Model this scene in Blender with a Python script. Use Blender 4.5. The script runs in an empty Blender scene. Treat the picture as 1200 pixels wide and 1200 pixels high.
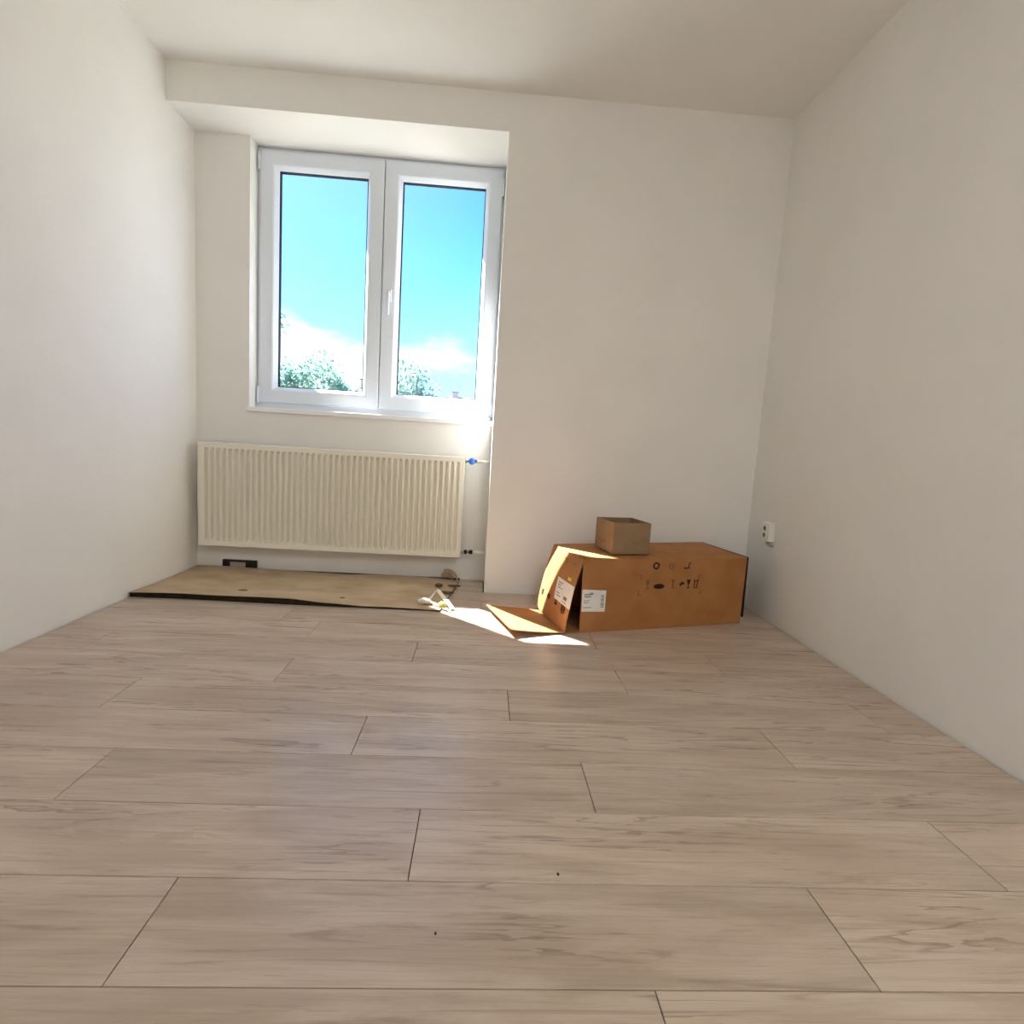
import bpy, bmesh, math, random
from mathutils import Vector, Matrix, noise

scene = bpy.context.scene
COL = scene.collection
random.seed(7)

# ------------------------------------------------------------------ camera
F_PX = 655.9
cam_d = bpy.data.cameras.new('camera')
cam_d.sensor_width = 36.0
cam_d.lens = F_PX / 1200.0 * 36.0
cam_d.clip_start = 0.02
cam_d.clip_end = 600
cam = bpy.data.objects.new('camera', cam_d)
COL.objects.link(cam)
rt = Vector((0.99698006, -0.0489038, 0.06032558))
up = Vector((-0.05394248, 0.12272081, 0.99097417))
fw = Vector((0.0558656, 0.9912356, -0.11971221))
cam.matrix_world = Matrix(((rt.x, up.x, -fw.x, 0), (rt.y, up.y, -fw.y, 0), (rt.z, up.z, -fw.z, .8325), (0, 0, 0, 1)))
scene.camera = cam

# ------------------------------------------------------------------ exposure
vs = scene.view_settings
scene.display_settings.display_device = 'sRGB'
vs.view_transform = 'Standard'
vs.look = 'None'
vs.exposure = 0.0
vs.gamma = 1.0
vs.use_curve_mapping = False
scene.cycles.max_bounces = 14
scene.cycles.diffuse_bounces = 9
scene.cycles.glossy_bounces = 4
scene.cycles.transparent_max_bounces = 16
scene.cycles.use_denoising = True
scene.cycles.sample_clamp_indirect = 8.0

# ------------------------------------------------------------------ sky and sun
SUN = Vector((-1, .94, 1.53)).normalized()      # towards the sun
world = bpy.data.worlds.new('sky')
scene.world = world
world.use_nodes = True
wn, wl = world.node_tree.nodes, world.node_tree.links
wn.clear()
w_out = wn.new('ShaderNodeOutputWorld')
w_bg = wn.new('ShaderNodeBackground')
w_tc = wn.new('ShaderNodeTexCoord')
w_sep = wn.new('ShaderNodeSeparateXYZ')
w_ramp = wn.new('ShaderNodeValToRGB')
wl.new(w_tc.outputs['Generated'], w_sep.inputs[0])
wl.new(w_sep.outputs['Z'], w_ramp.inputs['Fac'])
cr = w_ramp.color_ramp
cr.elements[0].position = 0.0
cr.elements[0].color = (.62, .92, 1.3, 1)
cr.elements[1].position = 1.0
cr.elements[1].color = (.03, .20, 1.0, 1)
for p, c in ((.10, (.46, .88, 1.6)), (.20, (.30, .80, 1.9)), (.30, (.16, .62, 1.75)), (.40, (.055, .38, 1.4)), (.60, (.04, .27, 1.2))):
    e = cr.elements.new(p)
    e.color = (*c, 1)
# whitening towards the sun
w_dot = wn.new('ShaderNodeVectorMath'); w_dot.operation = 'DOT_PRODUCT'
w_dot.inputs[1].default_value = SUN
wl.new(w_tc.outputs['Generated'], w_dot.inputs[0])
w_glow = wn.new('ShaderNodeMapRange')
w_glow.inputs['From Min'].default_value = .66
w_glow.inputs['From Max'].default_value = 1.0
w_glow.inputs['To Max'].default_value = .8
wl.new(w_dot.outputs['Value'], w_glow.inputs['Value'])
w_m1 = wn.new('ShaderNodeMix'); w_m1.data_type = 'RGBA'
wl.new(w_glow.outputs[0], w_m1.inputs['Factor'])
wl.new(w_ramp.outputs[0], w_m1.inputs['A'])
w_m1.inputs['B'].default_value = (.60, .95, 1.5, 1)
# low clouds
w_map = wn.new('ShaderNodeMapping')
w_map.inputs['Location'].default_value = (.35, 0, .1)
w_map.inputs['Scale'].default_value = (2.6, 2.6, 5.5)
wl.new(w_tc.outputs['Generated'], w_map.inputs[0])
w_no = wn.new('ShaderNodeTexNoise')
w_no.inputs['Scale'].default_value = 1.6
w_no.inputs['Detail'].default_value = 5
w_no.inputs['Roughness'].default_value = .5
wl.new(w_map.outputs[0], w_no.inputs['Vector'])
w_low = wn.new('ShaderNodeMapRange')
w_low.inputs['From Min'].default_value = .06
w_low.inputs['From Max'].default_value = .30
w_low.inputs['To Min'].default_value = .22
w_low.inputs['To Max'].default_value = -.18
wl.new(w_sep.outputs['Z'], w_low.inputs['Value'])
w_add = wn.new('ShaderNodeMath'); w_add.operation = 'ADD'
w_az = wn.new('ShaderNodeVectorMath'); w_az.operation = 'DOT_PRODUCT'
w_az.inputs[1].default_value = Vector((SUN.x, SUN.y, 0)).normalized()
wl.new(w_tc.outputs['Generated'], w_az.inputs[0])
w_azr = wn.new('ShaderNodeMapRange')
w_azr.inputs['From Min'].default_value = .66
w_azr.inputs['From Max'].default_value = 1.0
w_azr.inputs['To Min'].default_value = -.12
w_azr.inputs['To Max'].default_value = .14
wl.new(w_az.outputs['Value'], w_azr.inputs['Value'])
w_a2 = wn.new('ShaderNodeMath'); w_a2.operation = 'ADD'
wl.new(w_no.outputs['Fac'], w_a2.inputs[0])
wl.new(w_azr.outputs[0], w_a2.inputs[1])
wl.new(w_a2.outputs[0], w_add.inputs[0])
wl.new(w_low.outputs[0], w_add.inputs[1])
w_cl = wn.new('ShaderNodeMapRange'); w_cl.interpolation_type = 'SMOOTHSTEP'
w_cl.inputs['From Min'].default_value = .50
w_cl.inputs['From Max'].default_value = .70
wl.new(w_add.outputs[0], w_cl.inputs['Value'])
w_m2 = wn.new('ShaderNodeMix'); w_m2.data_type = 'RGBA'
wl.new(w_cl.outputs[0], w_m2.inputs['Factor'])
wl.new(w_m1.outputs['Result'], w_m2.inputs['A'])
w_m2.inputs['B'].default_value = (1.0, .99, .97, 1)
wl.new(w_m2.outputs['Result'], w_bg.inputs['Color'])
w_bg.inputs['Strength'].default_value = 1.6
wl.new(w_bg.outputs[0], w_out.inputs[0])

sun_d = bpy.data.lights.new('sun', 'SUN')
sun_d.energy = 57
sun_d.angle = math.radians(.53)
sun_d.color = (1.0, .975, .94)
sun = bpy.data.objects.new('sun', sun_d)
sun.rotation_euler = SUN.to_track_quat('Z', 'Y').to_euler()
sun.location = (-8, 12, 14)
COL.objects.link(sun)
FILL_POWER = 46.0

# ------------------------------------------------------------------ helpers
def mat(name, color, rough=.6, spec=.3, metallic=0.0):
    m = bpy.data.materials.new(name)
    m.use_nodes = True
    b = m.node_tree.nodes['Principled BSDF']
    b.inputs['Base Color'].default_value = (*color, 1)
    b.inputs['Roughness'].default_value = rough
    b.inputs['Specular IOR Level'].default_value = spec
    b.inputs['Metallic'].default_value = metallic
    return m

def noise_mat(name, c1, c2, scale, rough=.6, spec=.3, bump=0.0, bump_scale=None, stretch=(1, 1, 1), detail=6):
    """two tones mixed by noise in object space, optional fine relief"""
    m = mat(name, c1, rough, spec)
    n, l = m.node_tree.nodes, m.node_tree.links
    b = n['Principled BSDF']
    tc = n.new('ShaderNodeTexCoord')
    mp = n.new('ShaderNodeMapping')
    mp.inputs['Scale'].default_value = stretch
    l.new(tc.outputs['Object'], mp.inputs[0])
    no = n.new('ShaderNodeTexNoise')
    no.inputs['Scale'].default_value = scale
    no.inputs['Detail'].default_value = detail
    l.new(mp.outputs[0], no.inputs['Vector'])
    mr = n.new('ShaderNodeMapRange')
    mr.inputs['From Min'].default_value = .3
    mr.inputs['From Max'].default_value = .7
    l.new(no.outputs['Fac'], mr.inputs['Value'])
    mx = n.new('ShaderNodeMix'); mx.data_type = 'RGBA'
    mx.inputs['A'].default_value = (*c1, 1)
    mx.inputs['B'].default_value = (*c2, 1)
    l.new(mr.outputs[0], mx.inputs['Factor'])
    l.new(mx.outputs['Result'], b.inputs['Base Color'])
    if bump:
        n2 = n.new('ShaderNodeTexNoise')
        n2.inputs['Scale'].default_value = bump_scale or scale * 6
        n2.inputs['Detail'].default_value = 4
        l.new(mp.outputs[0], n2.inputs['Vector'])
        bp = n.new('ShaderNodeBump')
        bp.inputs['Strength'].default_value = bump
        bp.inputs['Distance'].default_value = .002
        l.new(n2.outputs['Fac'], bp.inputs['Height'])
        l.new(bp.outputs[0], b.inputs['Normal'])
    return m

def link(name, me, m, parent=None):
    o = bpy.data.objects.new(name, me)
    COL.objects.link(o)
    if m is not None and not me.materials:
        me.materials.append(m)
    if parent is not None:
        o.parent = parent
    return o

def mesh_obj(name, verts, faces, m, parent=None, smooth=False):
    me = bpy.data.meshes.new(name)
    me.from_pydata([tuple(v) for v in verts], [], faces)
    me.update()
    if smooth:
        for p in me.polygons:
            p.use_smooth = True
    return link(name, me, m, parent)

def bm_obj(name, bm, m, parent=None, smooth=False):
    bmesh.ops.recalc_face_normals(bm, faces=bm.faces)
    me = bpy.data.meshes.new(name)
    bm.to_mesh(me)
    bm.free()
    if smooth:
        for p in me.polygons:
            p.use_smooth = True
    return link(name, me, m, parent)

def add_box(bm, x0, x1, y0, y1, z0, z1, bevel=0.0, seg=2):
    r = bmesh.ops.create_cube(bm, size=1.0)
    vs_ = r['verts']
    for v in vs_:
        v.co = Vector(((x0 + x1) / 2 + v.co.x * (x1 - x0), (y0 + y1) / 2 + v.co.y * (y1 - y0), (z0 + z1) / 2 + v.co.z * (z1 - z0)))
    if bevel:
        es = {e for v in vs_ for e in v.link_edges}
        bmesh.ops.bevel(bm, geom=list(es), offset=bevel, segments=seg, affect='EDGES', profile=.5)

def box(name, x0, x1, y0, y1, z0, z1, m, parent=None, bevel=0.0):
    bm = bmesh.new()
    add_box(bm, x0, x1, y0, y1, z0, z1, bevel)
    return bm_obj(name, bm, m, parent)

def add_tube(bm, pts, r, seg=12, cap=True):
    """round tube along a polyline; r is a number or one radius per point"""
    pts = [Vector(p) for p in pts]
    rs = r if isinstance(r, (list, tuple)) else [r] * len(pts)
    rings = []
    for i, p in enumerate(pts):
        t = (pts[min(i + 1, len(pts) - 1)] - pts[max(i - 1, 0)]).normalized()
        a = Vector((0, 0, 1)) if abs(t.z) < .9 else Vector((1, 0, 0))
        u = t.cross(a).normalized()
        w = t.cross(u)
        rings.append([bm.verts.new(p + (u * math.cos(2 * math.pi * k / seg) + w * math.sin(2 * math.pi * k / seg)) * rs[i]) for k in range(seg)])
    for a, b in zip(rings, rings[1:]):
        for k in range(seg):
            bm.faces.new((a[k], a[(k + 1) % seg], b[(k + 1) % seg], b[k]))
    if cap:
        bm.faces.new(rings[0][::-1])
        bm.faces.new(rings[-1])

def tube(name, pts, r, m, parent=None, seg=12):
    bm = bmesh.new()
    add_tube(bm, pts, r, seg)
    return bm_obj(name, bm, m, parent, True)

def ring(name, x0, x1, z0, z1, prof, m, parent=None):
    """mitred rectangular frame in the XZ plane; prof = closed list of (inset, y)"""
    vs_, fs = [], []
    n = len(prof)
    for ins, y in prof:
        vs_ += [(x0 + ins, y, z0 + ins), (x1 - ins, y, z0 + ins), (x1 - ins, y, z1 - ins), (x0 + ins, y, z1 - ins)]
    for i in range(n):
        j = (i + 1) % n
        for k in range(4):
            fs.append((i * 4 + k, i * 4 + (k + 1) % 4, j * 4 + (k + 1) % 4, j * 4 + k))
    o = mesh_obj(name, vs_, fs, m, parent)
    bm = bmesh.new(); bm.from_mesh(o.data)
    bmesh.ops.recalc_face_normals(bm, faces=bm.faces)
    bm.to_mesh(o.data); bm.free()
    return o

def sheet(name, fn, nu, nv, t, m, parent=None, smooth=True):
    """thick sheet: fn(u, v) -> (point, normal) sampled on a grid, thickness t below"""
    top, bot = [], []
    for j in range(nv + 1):
        for i in range(nu + 1):
            p, nrm = fn(i / nu, j / nv)
            top.append(Vector(p))
            bot.append(Vector(p) - Vector(nrm) * t)
    w = nu + 1
    off = len(top)
    fs = []
    for j in range(nv):
        for i in range(nu):
            a = j * w + i
            fs.append((a, a + 1, a + w + 1, a + w))
            fs.append((off + a, off + a + w, off + a + w + 1, off + a + 1))
    for i in range(nu):
        fs.append((i + 1, i, off + i, off + i + 1))
        a = nv * w + i
        fs.append((a, a + 1, off + a + 1, off + a))
    for j in range(nv):
        a = j * w
        fs.append((a, a + w, off + a + w, off + a))
        a = j * w + nu
        fs.append((a + w, a, off + a, off + a + w))
    o = mesh_obj(name, top + bot, fs, m, parent)
    bm = bmesh.new(); bm.from_mesh(o.data)
    bmesh.ops.recalc_face_normals(bm, faces=bm.faces)
    bm.to_mesh(o.data); bm.free()
    return o

def panel(name, a, b, c, d, t, m, parent=None, nu=1, nv=1, bulge=0.0):
    """flat (or gently bulged) board from four corners a,b,c,d; thickness t behind its face"""
    a, b, c, d = map(Vector, (a, b, c, d))
    nrm = (b - a).cross(d - a).normalized()
    def fn(u, v):
        p = (a * (1 - u) + b * u) * (1 - v) + (d * (1 - u) + c * u) * v
        p = p + nrm * bulge * math.sin(math.pi * u) * math.sin(math.pi * v)
        return p, nrm
    return sheet(name, fn, nu, nv, t, m, parent)

def empty(name, loc=(0, 0, 0)):
    o = bpy.data.objects.new(name, None)
    o.empty_display_size = .1
    o.location = loc
    COL.objects.link(o)
    return o

def tag(o, label, cat, group=None, kind=None):
    o['label'] = label
    o['category'] = cat
    if group:
        o['group'] = group
    if kind:
        o['kind'] = kind
    return o

def struct(o, label, cat):
    return tag(o, label, cat, kind='structure')

# ------------------------------------------------------------------ room measures (metres)
XL, XR = -1.658, 1.522          # left and right wall
D1, D2 = 3.071, 3.345           # pier face, recess face
DX = 3.79                       # outer face of the outside wall
YF = -1.75                      # wall behind the camera
H, ZB = 2.60, 2.414             # ceiling, underside of the beam
XC = .042                       # left edge of the pier
WX0, WX1, WZ0, WZ1 = -1.362, .0418, .958, 2.4135   # window frame
T = .25

# ------------------------------------------------------------------ materials
M_wall = noise_mat('white_plaster', (.83, .82, .795), (.80, .79, .765), 3.0, .85, .15, .25, 90)
M_ceil = noise_mat('ceiling_plaster', (.84, .83, .80), (.81, .80, .77), 3.0, .9, .1, .2, 90)
M_upvc = mat('white_upvc_glare_tint', (.74, .80, .88), .28, .5)  # blue sky glare around the window tinted into the white
M_sill = mat('white_sill_board', (.86, .87, .88), .35, .4)
M_gask = mat('black_rubber_gasket', (.012, .016, .03), .6, .3)
M_rad = mat('cream_radiator_enamel', (.80, .775, .68), .25, .45)
M_rad_dark = mat('radiator_inner_steel', (.45, .43, .38), .5, .4)
M_chrome = mat('brushed_nickel', (.55, .54, .52), .3, .5, 1.0)
M_blue = mat('blue_plastic_cap', (.02, .16, .72), .35, .5)
M_pipe = mat('white_painted_pipe', (.80, .79, .74), .4, .4)
M_gap_shade = noise_mat('gap_shade_dark', (.018, .013, .010), (.035, .025, .018), 40, .9, .1)
M_black = mat('black_plastic', (.018, .015, .013), .55, .3)
M_grey = mat('grey_plaster_patch', (.42, .38, .33), .8, .2)
M_card = noise_mat('brown_cardboard', (.33, .145, .048), (.40, .19, .070), 9, .75, .2, .15, 60, (1, 1, 1))
M_card_in = noise_mat('cardboard_inside', (.27, .135, .055), (.33, .17, .07), 9, .8, .15)
M_card_s = noise_mat('pale_cardboard', (.25, .165, .09), (.31, .21, .12), 14, .75, .2, .15, 60)
M_board = noise_mat('dusty_cardboard_board', (.40, .30, .19), (.54, .42, .29), 5, .8, .15, .2, 40, (1, 1.6, 1), 8)
M_crumb = noise_mat('dark_torn_cardboard', (.10, .065, .04), (.17, .115, .07), 30, .85, .1)
M_ink_shade = mat('print_ink_and_flap_shade', (.03, .012, .008), .7, .2)
M_ink_f = mat('faded_print_ink', (.20, .10, .045), .7, .2)
M_paper = noise_mat('white_label_paper', (.78, .77, .74), (.70, .69, .66), 30, .6, .3)
M_lab = mat('grey_label_print', (.16, .17, .18), .6, .2)
M_yel = mat('yellow_label_print', (.75, .60, .05), .6, .2)
M_sock = mat('white_socket_plastic', (.82, .80, .74), .3, .5)
M_hole = mat('socket_hole_dark', (.12, .105, .09), .6, .2)
M_wrap = mat('cream_plastic_wrap', (.78, .74, .64), .35, .5)
M_wrapg = mat('olive_plastic_bit', (.55, .52, .08), .4, .5)
M_metal = mat('grey_sheet_metal', (.60, .61, .62), .4, .5, .6)
M_door = mat('white_door_paint', (.80, .79, .76), .35, .4)

def floor_material():
    m = mat('washed_oak_laminate', (.4, .32, .25), .42, .5)
    n, l = m.node_tree.nodes, m.node_tree.links
    b = n['Principled BSDF']
    tc = n.new('ShaderNodeTexCoord')
    oi = n.new('ShaderNodeObjectInfo')
    mul = n.new('ShaderNodeVectorMath'); mul.operation = 'MULTIPLY'
    cmb = n.new('ShaderNodeCombineXYZ')
    for s in range(3):
        l.new(oi.outputs['Random'], cmb.inputs[s])
    l.new(cmb.outputs[0], mul.inputs[0])
    mul.inputs[1].default_value = (61.0, 37.0, 23.0)
    add = n.new('ShaderNodeVectorMath'); add.operation = 'ADD'
    l.new(tc.outputs['Object'], add.inputs[0])
    l.new(mul.outputs[0], add.inputs[1])
    def tex(scale, stretch, detail, rough, dist):
        mp = n.new('ShaderNodeMapping')
        mp.inputs['Scale'].default_value = stretch
        l.new(add.outputs[0], mp.inputs[0])
        t = n.new('ShaderNodeTexNoise')
        t.inputs['Scale'].default_value = scale
        t.inputs['Detail'].default_value = detail
        t.inputs['Roughness'].default_value = rough
        t.inputs['Distortion'].default_value = dist
        l.new(mp.outputs[0], t.inputs['Vector'])
        return t.outputs['Fac']
    def rng(v, a, c, lo=0.0, hi=1.0):
        r = n.new('ShaderNodeMapRange'); r.interpolation_type = 'SMOOTHSTEP'
        r.inputs['From Min'].default_value = a
        r.inputs['From Max'].default_value = c
        r.inputs['To Min'].default_value = lo
        r.inputs['To Max'].default_value = hi
        l.new(v, r.inputs['Value'])
        return r.outputs[0]
    def mix(f, a, c):
        x = n.new('ShaderNodeMix'); x.data_type = 'RGBA'
        l.new(f, x.inputs['Factor'])
        for k, s in (('A', a), ('B', c)):
            if isinstance(s, tuple):
                x.inputs[k].default_value = (*s, 1)
            else:
                l.new(s, x.inputs[k])
        return x.outputs['Result']
    broad = tex(2.0, (.9, 5.0, 1), 6, .62, .6)       # wide soft clouds along the grain
    fine = tex(3.0, (1.0, 34, 1), 8, .72, .6)        # fine fibres
    streak = tex(2.2, (.8, 15, 1), 7, .66, 1.2)      # darker streaks
    crack = tex(1.3, (.50, 7.5, 1), 5, .52, .45)      # wandering grain lines
    patch = tex(1.7, (.7, 4, 1), 2, .5, .3)
    c = mix(rng(broad, .34, .66), (.555, .455, .365), (.418, .328, .250))
    c = mix(rng(fine, .42, .68, 0, .32), c, (.300, .222, .165))
    c = mix(rng(streak, .55, .70, 0, .55), c, (.250, .178, .130))
    # contour bands of one smooth noise give several wandering dark lines, only in some places
    k5 = n.new('ShaderNodeMath'); k5.operation = 'MULTIPLY'; k5.inputs[1].default_value = 10.0
    l.new(crack, k5.inputs[0])
    fr_ = n.new('ShaderNodeMath'); fr_.operation = 'FRACT'
    l.new(k5.outputs[0], fr_.inputs[0])
    line = rng(fr_.outputs[0], .0, .22, 1.0, 0.0)
    gate = rng(patch, .47, .60)
    mm = n.new('ShaderNodeMath'); mm.operation = 'MULTIPLY'
    l.new(line, mm.inputs[0]); l.new(gate, mm.inputs[1])
    ms = n.new('ShaderNodeMath'); ms.operation = 'MULTIPLY'
    l.new(mm.outputs[0], ms.inputs[0]); ms.inputs[1].default_value = .62
    c = mix(ms.outputs[0], c, (.19, .128, .09))
    # each board slightly lighter or darker
    hv = n.new('ShaderNodeHueSaturation')
    vr = n.new('ShaderNodeMapRange')
    l.new(oi.outputs['Random'], vr.inputs['Value'])
    vr.inputs['To Min'].default_value = .93
    vr.inputs['To Max'].default_value = 1.07
    l.new(vr.outputs[0], hv.inputs['Value'])
    l.new(c, hv.inputs['Color'])
    l.new(hv.outputs[0], b.inputs['Base Color'])
    rr = rng(streak, .3, .7, .26, .36)
    l.new(rr, b.inputs['Roughness'])
    bp = n.new('ShaderNodeBump')
    bp.inputs['Strength'].default_value = .12
    bp.inputs['Distance'].default_value = .001
    l.new(streak, bp.inputs['Height'])
    l.new(bp.outputs[0], b.inputs['Normal'])
    return m
M_floor = floor_material()
M_sub = mat('dark_joint_and_subfloor', (.05, .034, .024), .9, .1)

def glass_material():
    m = bpy.data.materials.new('clear_window_glass')
    m.use_nodes = True
    n, l = m.node_tree.nodes, m.node_tree.links
    n.clear()
    o = n.new('ShaderNodeOutputMaterial')
    t = n.new('ShaderNodeBsdfTransparent'); t.inputs['Color'].default_value = (.97, .985, .985, 1)
    g = n.new('ShaderNodeBsdfGlossy'); g.inputs['Roughness'].default_value = .02
    lw = n.new('ShaderNodeLayerWeight'); lw.inputs['Blend'].default_value = .5
    pw = n.new('ShaderNodeMath'); pw.operation = 'POWER'; pw.inputs[1].default_value = 4
    l.new(lw.outputs['Facing'], pw.inputs[0])
    fr = n.new('ShaderNodeMath'); fr.operation = 'MULTIPLY_ADD'; fr.inputs[1].default_value = .6; fr.inputs[2].default_value = .035
    l.new(pw.outputs[0], fr.inputs[0])
    mx = n.new('ShaderNodeMixShader')
    l.new(fr.outputs[0], mx.inputs[0]); l.new(t.outputs[0], mx.inputs[1]); l.new(g.outputs[0], mx.inputs[2])
    l.new(mx.outputs[0], o.inputs[0])
    return m
M_glass = glass_material()

# ------------------------------------------------------------------ shell
def multi(name, boxes, m, label, cat):
    bm = bmesh.new()
    for b_ in boxes:
        add_box(bm, *b_)
    o = bm_obj(name, bm, m)
    return struct(o, label, cat)

multi('wall_left', [(XL - T, XL, YF - T, DX, -.06, H + .1)], M_wall, 'bare white plaster wall on the left', 'wall')
multi('wall_right', [(XR, XR + T, YF - T, DX, -.06, H + .1)], M_wall, 'bare white plaster wall on the right with a socket', 'wall')
multi('ceiling', [(XL - T, XR + T, YF - T, DX, H, H + .2)], M_ceil, 'plain white ceiling', 'ceiling')
multi('wall_back', [
    (XC, XR, D1, DX, -.06, H),                     # pier
    (XL, XC, D1, 3.54, ZB, H),                     # beam over the recess
    (XL, XC, 3.54, DX, 2.425, H),                  # outer lintel
    (XL, XC, D2, DX, -.06, .945),                  # breast wall under the window
    (XL, WX0 - .001, D2, DX, .945, ZB + .02),      # strip left of the window
], M_wall, 'white wall with window recess, beam and pier', 'wall')
DOORX0, DOORX1 = -.95, -.05
multi('wall_front', [
    (XL, DOORX0, YF - .14, YF, -.06, H), (DOORX1, XR, YF - .14, YF, -.06, H), (DOORX0, DOORX1, YF - .14, YF, 2.05, H),
], M_wall, 'white plaster wall behind the viewer with a closed door', 'wall')
door = struct(empty('door_1', (-.5, YF - .07, 0)), 'closed white door in the wall behind the viewer', 'door')
def under(o, p):
    o.parent = p
    o.matrix_parent_inverse = Matrix.Translation(p.location).inverted()
    return o
under(box('door_leaf', DOORX0 + .04, DOORX1 - .04, YF - .09, YF - .05, .004, 2.01, M_door, None, .002), door)
bm = bmesh.new()
add_box(bm, DOORX0, DOORX0 + .04, YF - .14, YF + .012, 0, 2.05)
add_box(bm, DOORX1 - .04, DOORX1, YF - .14, YF + .012, 0, 2.05)
add_box(bm, DOORX0 + .04, DOORX1 - .04, YF - .14, YF + .012, 2.01, 2.05)
under(bm_obj('door_frame', bm, M_door), door)
under(tube('door_handle', [(-.15, YF - .05, 1.04), (-.15, YF, 1.04), (-.27, YF, 1.04)], .009, M_chrome), door)

# ------------------------------------------------------------------ floor: subfloor slab and single boards
floor = box('floor', XL, XR, YF - .14, D1, -.06, -.0086, M_sub)
bm = bmesh.new(); bm.from_mesh(floor.data)
add_box(bm, XL, XC, D1, D2, -.06, -.0086)
bm.to_mesh(floor.data); bm.free()
struct(floor, 'washed oak laminate floor of long boards laid crosswise', 'floor')
PW, PL, PY0, GAP = .2109, 1.203, .7652, .0021
plank_cache = {}
def plank_mesh(lx, ly):
    key = (round(lx, 4), round(ly, 4))
    if key in plank_cache:
        return plank_cache[key]
    c, t = .0005, .0085
    vs_ = []
    for z, i in ((-t, 0), (-c, 0), (0, c)):
        vs_ += [(i, i, z), (lx - i, i, z), (lx - i, ly - i, z), (i, ly - i, z)]
    fs = [(3, 2, 1, 0), (8, 9, 10, 11)]
    for a in (0, 4):
        for k in range(4):
            fs.append((a + k, a + (k + 1) % 4, a + 4 + (k + 1) % 4, a + 4 + k))
    me = bpy.data.meshes.new('plank')
    me.from_pydata(vs_, [], fs)
    me.materials.append(M_floor)
    plank_cache[key] = me
    return me
joints = {-1: .312, 0: -.522, 1: -.100, 2: -.900, 3: -.305, 4: .123, 5: -.660, 6: -.228, 7: .52, 8: -.86, 9: .03, 10: -.45, 11: -1.0, 12: -.2}
k = -12
while True:
    ya = PY0 + k * PW
    yb = ya + PW
    if k == 10: yb = D1 - .008
    if k == 11: ya = D1 - .008
    if ya > D2 - .01: break
    x0, x1 = XL + .006, XR - .007
    if k >= 11: x1 = XC - .006
    yb = min(yb, D2 - .006)
    ya = max(ya, YF + .006)
    if yb - ya > .01:
        j = joints.get(k, random.uniform(-1.2, 0))
        cuts = [x0] + sorted(j + PL * q for q in range(-4, 5) if x0 + .05 < j + PL * q < x1 - .05) + [x1]
        for a, b_ in zip(cuts, cuts[1:]):
            o = link('plank', plank_mesh(b_ - a - GAP, yb - ya - GAP), None, floor)
            o.location = (a + GAP / 2, ya + GAP / 2, 0)
    k += 1

# ------------------------------------------------------------------ window
win = struct(empty('window_1', (-.66, 3.46, WZ0)), 'white double casement window with two clear panes', 'window')
def W(o):
    return under(o, win)
YI = 3.462
W(ring('window_frame', WX0, WX1, WZ0, WZ1, [(0, YI), (.002, YI - .002), (.040, YI - .002), (.042, YI), (.042, 3.50), (.055, 3.50), (.055, 3.535), (0, 3.535)], M_upvc))
MIDX = -.648
W(box('mullion', MIDX - .030, MIDX + .030, 3.4665, 3.530, WZ0 + .0552, WZ1 - .0552, M_upvc))
for (a, b_) in ((WX0 + .016, MIDX - .0025), (MIDX + .0025, WX1 - .014)):
    z0, z1 = WZ0 + .034, WZ1 - .016
    st, rl = .0, .0
    prof = [(0, 3.466), (0, 3.446), (.004, 3.442), (.070, 3.442), (.078, 3.446), (.094, 3.470), (.097, 3.478), (.097, 3.505), (.092, 3.525), (.03, 3.525), (.03, 3.466)]
    s = ring('sash', a, b_, z0, z1, prof, M_upvc)
    W(s)
    ring('gasket', a, b_, z0, z1, [(.0962, 3.4775), (.102, 3.481), (.102, 3.4862), (.0962, 3.4862)], M_gask, s)
    ring('gasket', a, b_, z0, z1, [(.0962, 3.4982), (.102, 3.4982), (.102, 3.503), (.0962, 3.5055)], M_gask, s)
    box('pane', a + .096, b_ - .096, 3.487, 3.4975, z0 + .096, z1 - .096, M_glass, s)
# handle on the right sash
h = W(box('handle', MIDX + .030, MIDX + .060, 3.431, 3.4418, 1.615, 1.685, M_upvc, None, .004))
bm = bmesh.new()
add_tube(bm, [(MIDX + .045, 3.432, 1.655), (MIDX + .045, 3.402, 1.655)], .009, 12)
add_box(bm, MIDX + .035, MIDX + .055, 3.386, 3.404, 1.535, 1.668, .005)
bm_obj('lever', bm, M_upvc, h)
def hinge(x, z, ln):
    bm = bmesh.new()
    add_tube(bm, [(x, 3.436, z - ln / 2), (x, 3.436, z + ln / 2)], .0085, 12)
    o = W(bm_obj('hinge', bm, M_upvc, None, True))
    tube('hinge_pin', [(x, 3.436, z - ln / 2 - .010), (x, 3.436, z - ln / 2 - .0005)], .0055, M_chrome, o)
hinge(WX0 + .013, 2.335, .095)
hinge(WX0 + .013, 1.035, .095)
hinge(WX1 - .010, 2.30, .095)
hinge(WX1 - .010, 1.035, .095)
# sills
W(box('window_sill', WX0 - .012, XC - .001, 3.330, 3.466, .930, .9575, M_sill, None, .004))
so = W(mesh_obj('outer_sill', [(WX0, 3.536, .955), (XC, 3.536, .955), (XC, 3.85, .925), (WX0, 3.85, .925), (WX0, 3.85, .895), (XC, 3.85, .895),
                             (WX0, 3.536, .945), (XC, 3.536, .945), (XC, 3.845, .915), (WX0, 3.845, .915), (WX0, 3.845, .895), (XC, 3.845, .895)],
              [(0, 1, 2, 3), (3, 2, 5, 4), (6, 9, 8, 7), (9, 10, 11, 8), (0, 6, 7, 1), (4, 5, 11, 10), (0, 3, 4, 10, 9, 6), (1, 7, 8, 11, 5, 2)], M_metal))

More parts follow.
